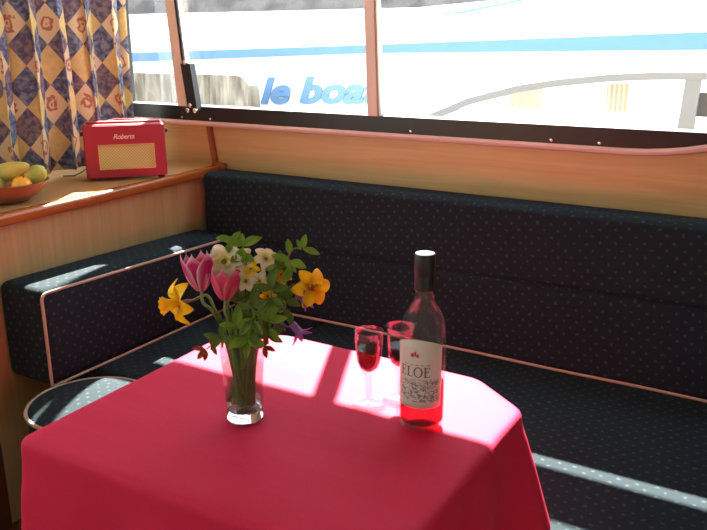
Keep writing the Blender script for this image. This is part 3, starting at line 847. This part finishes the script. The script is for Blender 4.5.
def sprig(tip, lab, leaves, sm='stem', lm='leaf', grp='leafy sprigs in the vase', r=.0013, name='leafy_sprig', neckdir=None):
    """leaves: list of (offset from tip, direction, length, width)"""
    root = empty(name, tip, lab, 'foliage', grp)
    stem(root, tip, neckdir or Vector((0, 0, 1)), r, sm, neck=.02)
    u = UB()
    for off, d, L, W in leaves:
        nn = Vector((.55, -.7, .45)) + Vector((random.uniform(-.35, .35), random.uniform(-.35, .35), random.uniform(-.2, .4)))
        leaf_pts(u, off, d, nn, L, W, random.uniform(.05, .3))
    u.build('leaves', M[lm], root)
    return root
S = Vector((.863, .506, -.003))      # picture-right
U_ = Vector((-.139, .243, .96)).normalized()
F_ = Vector((.486, -.828, .28))      # towards the viewer
def at(px, py, dep=0):
    """a point in the bouquet: px, py are metres right of / above the vase foot, dep metres towards the front"""
    return Vector((VX, VY, TZ)) + S*px + Vector((0, 0, 1))*py + Vector((.486, -.828, 0))*dep
def vd(a, b, c): return S*a + U_*b + F_*c

narcissus(at(-.097, .213, .012), vd(-.66, -.12, .50), .074, 'yellow_petal', 'orange_corona', 'yellow daffodil facing left at the far left of the bouquet', 'yellow daffodils in the vase', .62, 6, .25, .0026)
narcissus(at(.118, .234, -.006), vd(.40, -.05, .85), .064, 'yellow_petal', 'orange_corona', 'yellow daffodil turned to the viewer at the right of the bouquet', 'yellow daffodils in the vase', .55, 6, .12, .0026)
narcissus(at(.070, .253, .0), vd(-.2, .5, .6), .036, 'yellow_petal', 'orange_corona', 'small yellow daffodil left of the large right-hand one', 'yellow daffodils in the vase', .5, 6, .1, .0018)
narcissus(at(.048, .225, .014), vd(.1, -.2, .9), .026, 'yellow_petal', 'orange_corona', 'tiny orange-yellow daffodil low among the central leaves', 'yellow daffodils in the vase', .7, 6, .1, .0015)
narcissus(at(.022, .270, .012), vd(-.1, .3, .8), .028, 'yellow_petal', 'cream_corona', 'tiny yellow blossom in the upper middle of the bouquet', 'yellow daffodils in the vase', .5, 5, .1, .0015)
narcissus(at(-.022, .280, .004), vd(.05, .35, .9), .062, 'white_petal', 'cream_corona', 'white narcissus with cream centre behind the tulips', 'white narcissi in the vase', .3, 6, .05, .002, 'narcissus')
narcissus(at(.004, .280, -.004), vd(-.1, .4, .8), .046, 'white_petal', 'cream_corona', 'white narcissus in the middle, half covered by leaves', 'white narcissi in the vase', .3, 6, .05, .0017, 'narcissus')
narcissus(at(.044, .280, -.012), vd(.25, .5, .7), .044, 'white_petal', 'cream_corona', 'white narcissus right of the middle near the upper leaves', 'white narcissi in the vase', .3, 6, .05, .0017, 'narcissus')
narcissus(at(.014, .252, .018), vd(0, .2, 1), .034, 'white_petal', 'cream_corona', 'small cream narcissus low at the centre front', 'white narcissi in the vase', .3, 6, .05, .0015, 'narcissus')
tulip(at(-.058, .238, .022), vd(-.12, 1, .10), .062, .044, 'tulip', 'deep pink tulip with white-edged pointed petals at left', .35)
tulip(at(-.018, .226, .034), vd(.03, 1, .12), .052, .042, 'tulip_pink', 'rosy pink tulip right of the white-edged one', .12)

def bellflower(head, d, lab, s=1):
    root = empty('bluebell', head, lab, 'flower', 'purple bellflowers in the vase')
    B = basis(d); u = UB()
    for i in range(6):
        v, f, uv = petal(.024*s, .0042*s, lambda t: .75 + .3*math.sin(PI*t) if t < .85 else max(.05, 1.05*(1-t)/.15), lambda t: .0045*s + .012*s*max(0, t-.55)**2*6, cup=-.3, m=2)
        u.add(v, f, uv, B @ Matrix.Rotation(2*PI*i/6, 4, 'Z') @ Matrix.Rotation(R(-90), 4, 'Y') @ Matrix.Translation((0, 0, 0)))
    u.build('petals', M['purple'], root)
    stem(root, head, -Vector((0, 0, 1)) if d[2] < 0 else d, .0011, 'brown_stem', neck=.012)
bellflower(at(.094, .216, -.012), vd(.5, -.1, .4), 'purple bellflower tucked under the right daffodil', 1.1)
bellflower(at(.086, .176, .01), vd(.55, -.65, .3), 'purple bellflower drooping low at the right', 1.2)
bellflower(at(.066, .190, .012), vd(.1, -.9, .4), 'small pale purple bellflower nearest the vase at the right', .9)

# sprigs
sprig(at(.008, .304, -.01), 'bright green leafy sprig highest at the upper left', [
    (S*0, vd(-.9, .35, .2), .034, .016), (S*0, vd(.75, .35, .3), .034, .015), (S*0 - U_*.004, vd(-.2, -.9, .4), .034, .018),
    (S*0, vd(-.1, .9, .2), .020, .011), (-U_*.012, vd(.5, -.7, .3), .032, .018), (-U_*.02, vd(-.7, -.2, .5), .026, .015), (S*-.004 - U_*.034, vd(.7, .1, .4), .024, .013)], lm='leaf')
sprig(at(-.010, .312, -.012), 'small bright green sprig leaning out at the top left', [
    (S*0, vd(-.95, .2, .2), .026, .012), (S*0, vd(.6, .6, .3), .020, .010), (-U_*.006, vd(-.5, -.7, .3), .022, .012)], lm='leaf', r=.001)
sprig(at(.106, .300, -.004), 'thin twig with small upright leaves at the upper right', [
    (S*0, vd(.15, .95, .2), .024, .011), (S*0, vd(.9, -.25, .2), .028, .011), (S*-.004, vd(-.3, .8, .3), .016, .008), (vd(-.022, -.008, 0), vd(-.1, .95, .2), .024, .012),
    (vd(-.03, -.022, 0), vd(.7, -.5, .3), .024, .013), (vd(-.036, -.03, 0), vd(-.9, -.1, .2), .026, .012)], sm='brown_stem', lm='leaf', neckdir=vd(.9, .35, 0))
sprig(at(.086, .284, .012), 'curved green leaf pair beneath the upper right twig', [
    (S*0, vd(.7, -.3, .3), .030, .014), (S*0, vd(-.8, .25, .2), .032, .013), (-U_*.01, vd(-.3, -.8, .4), .030, .015)], lm='leaf')
sprig(at(.054, .240, .024), 'dark green leaf cluster in front of the right-hand blooms', [
    (S*0, vd(.2, .95, .2), .038, .018), (S*0, vd(.9, .1, .3), .030, .015), (S*0, vd(-.8, .2, .4), .028, .014), (-U_*.014, vd(.7, -.5, .4), .030, .015), (-U_*.014, vd(-.5, -.8, .4), .032, .014)], lm='leaf_dark')
sprig(at(.026, .212, .034), 'dark green leaf cluster in front of the middle of the bouquet', [
    (S*0, vd(.1, .95, .2), .036, .014), (S*0, vd(.8, .4, .3), .030, .014), (S*0, vd(-.9, .2, .4), .026, .012), (-U_*.02, vd(.5, -.7, .4), .032, .014), (-U_*.02, vd(-.5, -.6, .4), .032, .014), (-U_*.034, vd(.1, -.9, .4), .026, .013)], lm='leaf_dark')
sprig(at(.016, .160, .040), 'broad bright leaf resting on the front rim of the vase', [
    (S*0, vd(-.85, -.25, .5), .034, .018), (S*0, vd(.8, -.2, .5), .032, .018), (S*0, vd(.1, .9, .3), .032, .014), (-U_*.008, vd(0, -.8, .6), .024, .014)], lm='leaf')
sprig(at(.046, .160, .020), 'dark leafy sprig spilling over the right rim of the vase', [
    (S*0, vd(.8, .4, .3), .034, .015), (S*0, vd(.9, -.4, .3), .028, .012), (S*0, vd(-.1, .95, .3), .036, .014), (-U_*.01, vd(-.4, .8, .5), .03, .013)], lm='leaf_dark')
sprig(at(-.028, .158, .030), 'dark green sprig below the tulips at the left rim', [
    (S*0, vd(-.8, .2, .3), .030, .013), (S*0, vd(.2, .95, .3), .036, .013), (S*0, vd(-.5, -.5, .5), .026, .012), (-U_*.006, vd(.8, .3, .4), .026, .012), (U_*.02, vd(-.3, .9, .2), .03, .010)], lm='leaf_dark')
sprig(at(-.058, .132, .016), 'reddish brown leafy twig hanging over the left of the vase', [
    (S*0, vd(-.6, -.7, .3), .020, .010), (S*0, vd(-.9, .2, .2), .022, .009), (S*0, vd(.0, -.95, .3), .018, .009), (vd(.012, .006, 0), vd(-.2, .9, .3), .016, .008), (vd(.012, .006, 0), vd(.4, -.8, .3), .016, .008)], sm='brown_stem', lm='red_leaf', neckdir=vd(-.8, -.5, .1))
sprig(at(.040, .142, .030), 'reddish leaves at the right rim of the vase', [
    (S*0, vd(.9, -.2, .2), .020, .009), (S*0, vd(.3, -.9, .3), .018, .009), (S*0, vd(.3, .8, .3), .02, .009)], sm='brown_stem', lm='red_leaf', neckdir=vd(.8, .2, .1))
sprig(at(.000, .212, .0), 'dark leafy filler sprig behind the tulips', [
    (S*0, vd(-.8, .3, .2), .034, .013), (S*0, vd(.8, .5, .2), .034, .013), (S*0, vd(0, .95, .2), .034, .013), (-U_*.02, vd(-.7, -.3, .3), .03, .013), (-U_*.02, vd(.8, -.2, .3), .032, .013), (-U_*.03, vd(.2, .8, .4), .034, .012)], lm='leaf_dark')
narcissus(at(.034, .250, .012), vd(.2, .1, .9), .034, 'white_petal', 'cream_corona', 'small cream narcissus right of centre above the dark leaves', 'white narcissi in the vase', .3, 6, .05, .0015, 'narcissus')
sprig(at(.074, .216, .006), 'dark green sprig under the right-hand daffodil', [
    (S*0, vd(.5, .8, .2), .032, .015), (S*0, vd(.9, -.3, .3), .030, .014), (S*0, vd(-.8, .3, .4), .028, .013), (-U_*.014, vd(.4, -.8, .4), .030, .014), (-U_*.02, vd(-.5, -.7, .4), .030, .013)], lm='leaf_dark')
sprig(at(-.002, .178, .036), 'mid green sprig between the tulips and the vase rim', [
    (S*0, vd(.1, .95, .2), .040, .016), (S*0, vd(.8, .5, .3), .030, .013), (S*0, vd(-.9, .3, .4), .028, .013), (-U_*.012, vd(-.4, -.8, .4), .026, .012)], lm='leaf')
sprig(at(.050, .186, .026), 'mid green sprig leaning right above the vase rim', [
    (S*0, vd(.3, .95, .2), .040, .017), (S*0, vd(.9, .2, .3), .032, .014), (S*0, vd(-.7, .6, .4), .030, .014), (-U_*.012, vd(.6, -.7, .4), .028, .013)], lm='leaf')
sprig(at(.066, .262, -.004), 'dark green sprig between the white and yellow blooms at right', [
    (S*0, vd(.05, .98, .2), .034, .017), (S*0, vd(.8, .1, .3), .026, .013), (S*0, vd(-.8, .2, .4), .026, .013), (-U_*.014, vd(.3, -.9, .4), .032, .015)], lm='leaf_dark')
# blades and stalks standing in the vase
for k, (dx, hh, dp, lm) in enumerate(((-.018, .205, .01, 'leaf_dark'), (-.008, .21, .02, 'leaf_dark'), (.01, .20, .024, 'leaf'), (.03, .215, .01, 'leaf_dark'), (.036, .19, -.01, 'leaf_dark'), (-.03, .18, 0, 'leaf'), (-.022, .17, -.012, 'leaf_dark'), (.022, .18, -.016, 'leaf'), (.0, .19, -.02, 'leaf_dark'), (.028, .17, .02, 'leaf'), (-.012, .16, .028, 'leaf_dark'))):
    root = empty('leaf_blade', (VX, VY, TZ+.03), 'narrow green blade standing upright in the vase', 'foliage', 'narrow green blades standing in the vase')
    b0 = at(-dx*.7, .028, dp*.4); tp = at(dx, hh, dp); u = UB(); v = []; f = []; uv = []
    for i in range(15):
        t = i/14; p = b0.lerp(tp, t) + S*(.004*math.sin(3*t+k)) - root.location; w = .0045*math.sin(PI*min(1, t*.85+.14))**.6 + .0002
        for s in (-1, 0, 1): v.append(p + S*w*s - F_*(.001*abs(s))); uv.append(((s+1)/2, t))
    for i in range(14):
        for s in (0, 1): a = i*3+s; f.append((a, a+1, a+4, a+3))
    u.add(v, f, uv, Matrix()); u.build('blade', M[lm], root)

# ------------------------------------------------------------------ outside
tag(MB().box((-80, 2.95, -1.0), (60, 90, -.75)).build('canal_water', M['canal'], smooth=False), None, None, kind='structure').name = 'trim_3'
struct(MB().box((-4, Y1+.05, .86), (3, 2.72, .93), .01).build('trim_2', M['hull'])).name = 'trim_2'
# unseen roll added along the roof edge to cast the shadow bands inside
aw = empty('shadow_roll', (-.6, 2.535, 1.688), 'unseen grey roll added outside the cabin roof to cast shadow bands', 'shadow_caster')
MB().tube([(-3.2 + 6.0*i/12, 0, 0) for i in range(13)], .069, 20).build('blocker_roll', M['shadow_caster'], aw)
for x in (-3.0, -1.55, .9, 2.4):
    MB().tube([(x, -.33, .30), (x, -.05, .062)], .012, 8).build('bracket', M['alu'], aw)

wb = empty('moored_boat', (-2.8, 5.0, -.75), 'white canal boat with blue stripe and lettering moored outside the window', 'boat')
o_ = Vector(wb.location)
def hz(x): return 1.318 + .0335*(x + 2.8)*.9       # centre of the stripe
def hullmesh():
    a = MB(); xs = [-7.5 + .25*i for i in range(45)]
    rows = lambda x: [(5.35, -.85), (5.12, -.4), (5.02, .3), (5.0, .8), (5.0, hz(x)+.10), (5.06, hz(x)+.14), (6.9, hz(x)+.16), (7.2, -.85)]
    v = []; f = []; n = 8
    for x in xs:
        for (y, z) in rows(x): v.append(Vector((x, y, z)) - o_)
    for i in range(len(xs)-1):
        for k in range(n): a_ = i*n+k; b_ = i*n+(k+1) % n; f.append((a_, b_, b_+n, a_+n))
    f.append(tuple(range(n))); f.append(tuple((len(xs)-1)*n + k for k in range(n))[::-1])
    return a.add(v, f)
hullmesh().build('hull', M['hull'], wb)
# stripe
ks = [(-7.0, 1.17, 1.085), (-5.09, 1.212, 1.138), (-2.8, 1.279, 1.222), (-.6, 1.354, 1.256), (1.5, 1.42, 1.29)]
v = []; f = []
for x, zt, zb in ks: v += [Vector((x, 4.992, zb)) - o_, Vector((x, 4.992, zt)) - o_, Vector((x, 5.004, zb)) - o_, Vector((x, 5.004, zt)) - o_]
for i in range(len(ks)-1):
    a = i*4
    for p, q in ((0, 1), (1, 3), (3, 2), (2, 0)): f.append((a+p, a+q, a+4+q, a+4+p))
mk('blue_stripe', v, f, M['stripe'], wb, smooth=False)
# upper cabin, set back, with a pale line and a grab rail
def cab(x): return 1.535 if x < -2.6 else 1.535 + .06*(x+2.6)
v = []; f = []
xs = [-7, -5, -4, -3.2, -2.6, -2, -1.4, -.8, 0, 1, 1.8]
for x in xs:
    for (y, z) in ((5.25, hz(x)+.1), (5.32, cab(x)), (6.7, cab(x)+.05), (6.8, hz(x)+.1)): v.append(Vector((x, y, z)) - o_)
for i in range(len(xs)-1):
    for k in range(4): a = i*4+k; b = i*4+(k+1) % 4; f.append((a, b, b+4, a+4))
f.append((0, 1, 2, 3)); f.append(tuple((len(xs)-1)*4+k for k in (3, 2, 1, 0)))
mk('cabin', v, f, M['hull'], wb, smooth=False)
pts = [(-2.95, 5.255, 1.425), (-2.2, 5.265, 1.50), (-1.7, 5.28, 1.585), (-1.2, 5.29, 1.68)]
MB().tube([Vector(p) - o_ for p in pts], .010, 6).build('cabin_line', M['stripe'], wb)
MB().tube([Vector(p) - o_ for p in ((-2.49, 5.02, 1.372), (-1.39, 5.02, 1.432), (-.6, 5.02, 1.492), (.4, 5.02, 1.55))], .006, 6).build('grab_rail', M['alu'], wb)
for x, z in ((-2.49, 1.375), (-1.39, 1.43), (-.3, 1.5)):
    MB().tube([Vector((x, 5.02, z-.03)) - o_, Vector((x, 5.02, z+.012)) - o_], .012, 8).build('rail_post', M['alu'], wb)
vs, fs = text_mesh('le boat', .235, .28, .010, .003, space=1.0)
xs_ = [q.x for q in vs]; sx = 1.09/(max(xs_)-min(xs_))
mk('hull_lettering', [Vector((-3.77 + (q.x-min(xs_))*sx, 4.990 + q.z, .845 + q.y*1.12 + .036*(q.x-min(xs_))*sx)) - o_ for q in vs], fs, M['letter_blue'], wb, smooth=False)

# arched cockpit screen in front of the white boat
cp = empty('cockpit_screen', (-1.0, 4.3, -.75), 'arched grey framed cockpit screen with beige curtains outside at right', 'boat screen')
oc = Vector(cp.location)
archp = [(-2.10, .80), (-1.98, .874), (-1.742, .975), (-1.448, 1.055), (-1.226, 1.092), (-.964, 1.123), (-.766, 1.136), (-.576, 1.142), (-.2, 1.142), (.3, 1.13), (.9, 1.08)]
def strip(pts, w, y0, y1):
    v = []; f = []
    for i, (x, z) in enumerate(pts):
        a = Vector(pts[max(0, i-1)]); b = Vector(pts[min(len(pts)-1, i+1)]); t = (b-a).normalized(); n = Vector((-t.y, t.x))*w/2
        v += [Vector((x+n.x, y0, z+n.y))-oc, Vector((x-n.x, y0, z-n.y))-oc, Vector((x-n.x, y1, z-n.y))-oc, Vector((x+n.x, y1, z+n.y))-oc]
    for i in range(len(pts)-1):
        for p, q in ((0, 1), (1, 2), (2, 3), (3, 0)): f.append((i*4+p, i*4+q, i*4+4+q, i*4+4+p))
    f += [(0, 3, 2, 1), tuple(len(v)-4+k for k in range(4))]
    return v, f
mk('arch_frame', *strip(archp, .038, 4.28, 4.32), M['alu'], cp, smooth=False)
mk('arch_post', *strip([(-.555, 1.13), (-.595, .3)], .075, 4.285, 4.315), M['alu'], cp, smooth=False)
MB().box((-2.1-oc.x, .02, .2-oc.z), (1.0-oc.x, .05, .925-oc.z)).build('coaming', M['hull'], cp, smooth=False)
MB().tube([Vector((x, 4.31, .93)) - oc for x in (-1.62, -1.0, -.6, .4)], .008, 6).build('ledge', M['bead'], cp)
for x0, x1 in ((-1.56, -1.33), (-.99, -.87)):
    v = []; f = []
    for i in range(25):
        x = x0 + (x1-x0)*i/24; y = 4.36 + .008*math.sin(i*1.3)
        zt = 1.04 + .28*(x+1.56)*.30
        v += [Vector((x, y, .94)) - oc, Vector((x, y, zt)) - oc]
    for i in range(24): f.append((2*i, 2*i+2, 2*i+3, 2*i+1))
    mk('cockpit_curtain', v, f, M['beige_curtain'], cp)
MB().box((-.53-oc.x, .03, .94-oc.z), (-.36-oc.x, .06, 1.06-oc.z)).build('small_window', M['dark_metal'], cp, smooth=False)

# weathered jetty between the boats
jt = MB(); v = []; f = []
prof_ = [(-9.0, -1.4), (-9.0, 1.07)] + [(-3.62 + .14*math.cos(R(a)), .935 + .14*math.sin(R(a))) for a in range(90, -1, -15)] + [(-3.48, -1.4)]
v, f = slab(prof_, [], 'y', 4.5, 4.6)
tag(mk('mooring_jetty', v, f, M['jetty'], smooth=False), 'weathered brown timber mooring stage with rounded end outside at left', 'jetty')

# far bank with winter scrub
v = []; f = []; nx_ = 120; ny_ = 14
for j in range(ny_+1):
    for i in range(nx_+1):
        x = -70 + 110*i/nx_; y = 24 + .42*j; t = j/ny_
        z = -1 + 7.5*t**.8 + .9*noise.noise(Vector((x*.25, y*.3, 0))) + .5*noise.noise(Vector((x*1.1, y*.9, 3)))
        v.append((x, y, z))
for j in range(ny_):
    for i in range(nx_): a = j*(nx_+1)+i; f.append((a, a+1, a+nx_+2, a+nx_+1))
tag(mk('far_bank', v, f, M['bank']), kind='structure').name = 'ground'

# ------------------------------------------------------------------ light
sun = bpy.data.lights.new('sun', 'SUN'); sun.energy = 15.0; sun.angle = R(.55); sun.color = (1, .95, .87)
so = bpy.data.objects.new('sun', sun); C.objects.link(so)
so.rotation_euler = Vector((-.48, 1, 1.099)).to_track_quat('Z', 'Y').to_euler(); so.location = (-3, 8, 9)
w = bpy.data.worlds.new('sky'); bpy.context.scene.world = w; w.use_nodes = True
nt = w.node_tree; bg = nt.nodes['Background']
tc = nt.nodes.new('ShaderNodeTexCoord'); sp = nt.nodes.new('ShaderNodeSeparateXYZ'); nt.links.new(tc.outputs['Generated'], sp.inputs[0])
nt.links.new(mixc(nt, ramp(nt, sp.outputs[2], 0, .6), (.93, .97, 1.0), (.66, .82, 1.0)), bg.inputs[0]); bg.inputs[1].default_value = 1.25
def portal(name, loc, rot, sx_, sy_):
    l = bpy.data.lights.new(name, 'AREA'); l.shape = 'RECTANGLE'; l.size = sx_; l.size_y = sy_; l.cycles.is_portal = True
    o = bpy.data.objects.new(name, l); C.objects.link(o); o.location = loc; o.rotation_euler = rot
portal('portal', (-1.13, Y1+.1, 1.51), (R(-90), 0, 0), 2.36, .93)
portal('portal', (-1.6, Y0-.08, 1.55), (R(90), 0, 0), .8, .6)
portal('portal', (X1+.08, -.85, 1.0), (0, R(90), 0), 1.8, .5)
portal('portal', (X0-.08, .42, 1.42), (0, R(-90), 0), .88, 3.1)

# ------------------------------------------------------------------ camera
cam = bpy.data.cameras.new('camera'); co = bpy.data.objects.new('camera', cam); C.objects.link(co)
Rm = ((0.86267268, 0.13905024, -0.48627243), (0.50575316, -0.2430587, 0.82772955), (-0.00309675, -0.95999349, -0.2800052))
mt = Matrix([[r[0], -r[1], -r[2]] for r in Rm]).to_4x4(); mt.translation = (0, 0, 1.33)
co.matrix_world = mt
cam.sensor_width = 36; cam.lens = 779.853*36/707; cam.clip_start = .02; cam.clip_end = 300
sc_ = bpy.context.scene; sc_.camera = co
vs2 = sc_.view_settings; sc_.display_settings.display_device = 'sRGB'
vs2.view_transform = 'Standard'; vs2.look = 'None'; vs2.gamma = 1; vs2.use_curve_mapping = False; vs2.exposure = 2.2
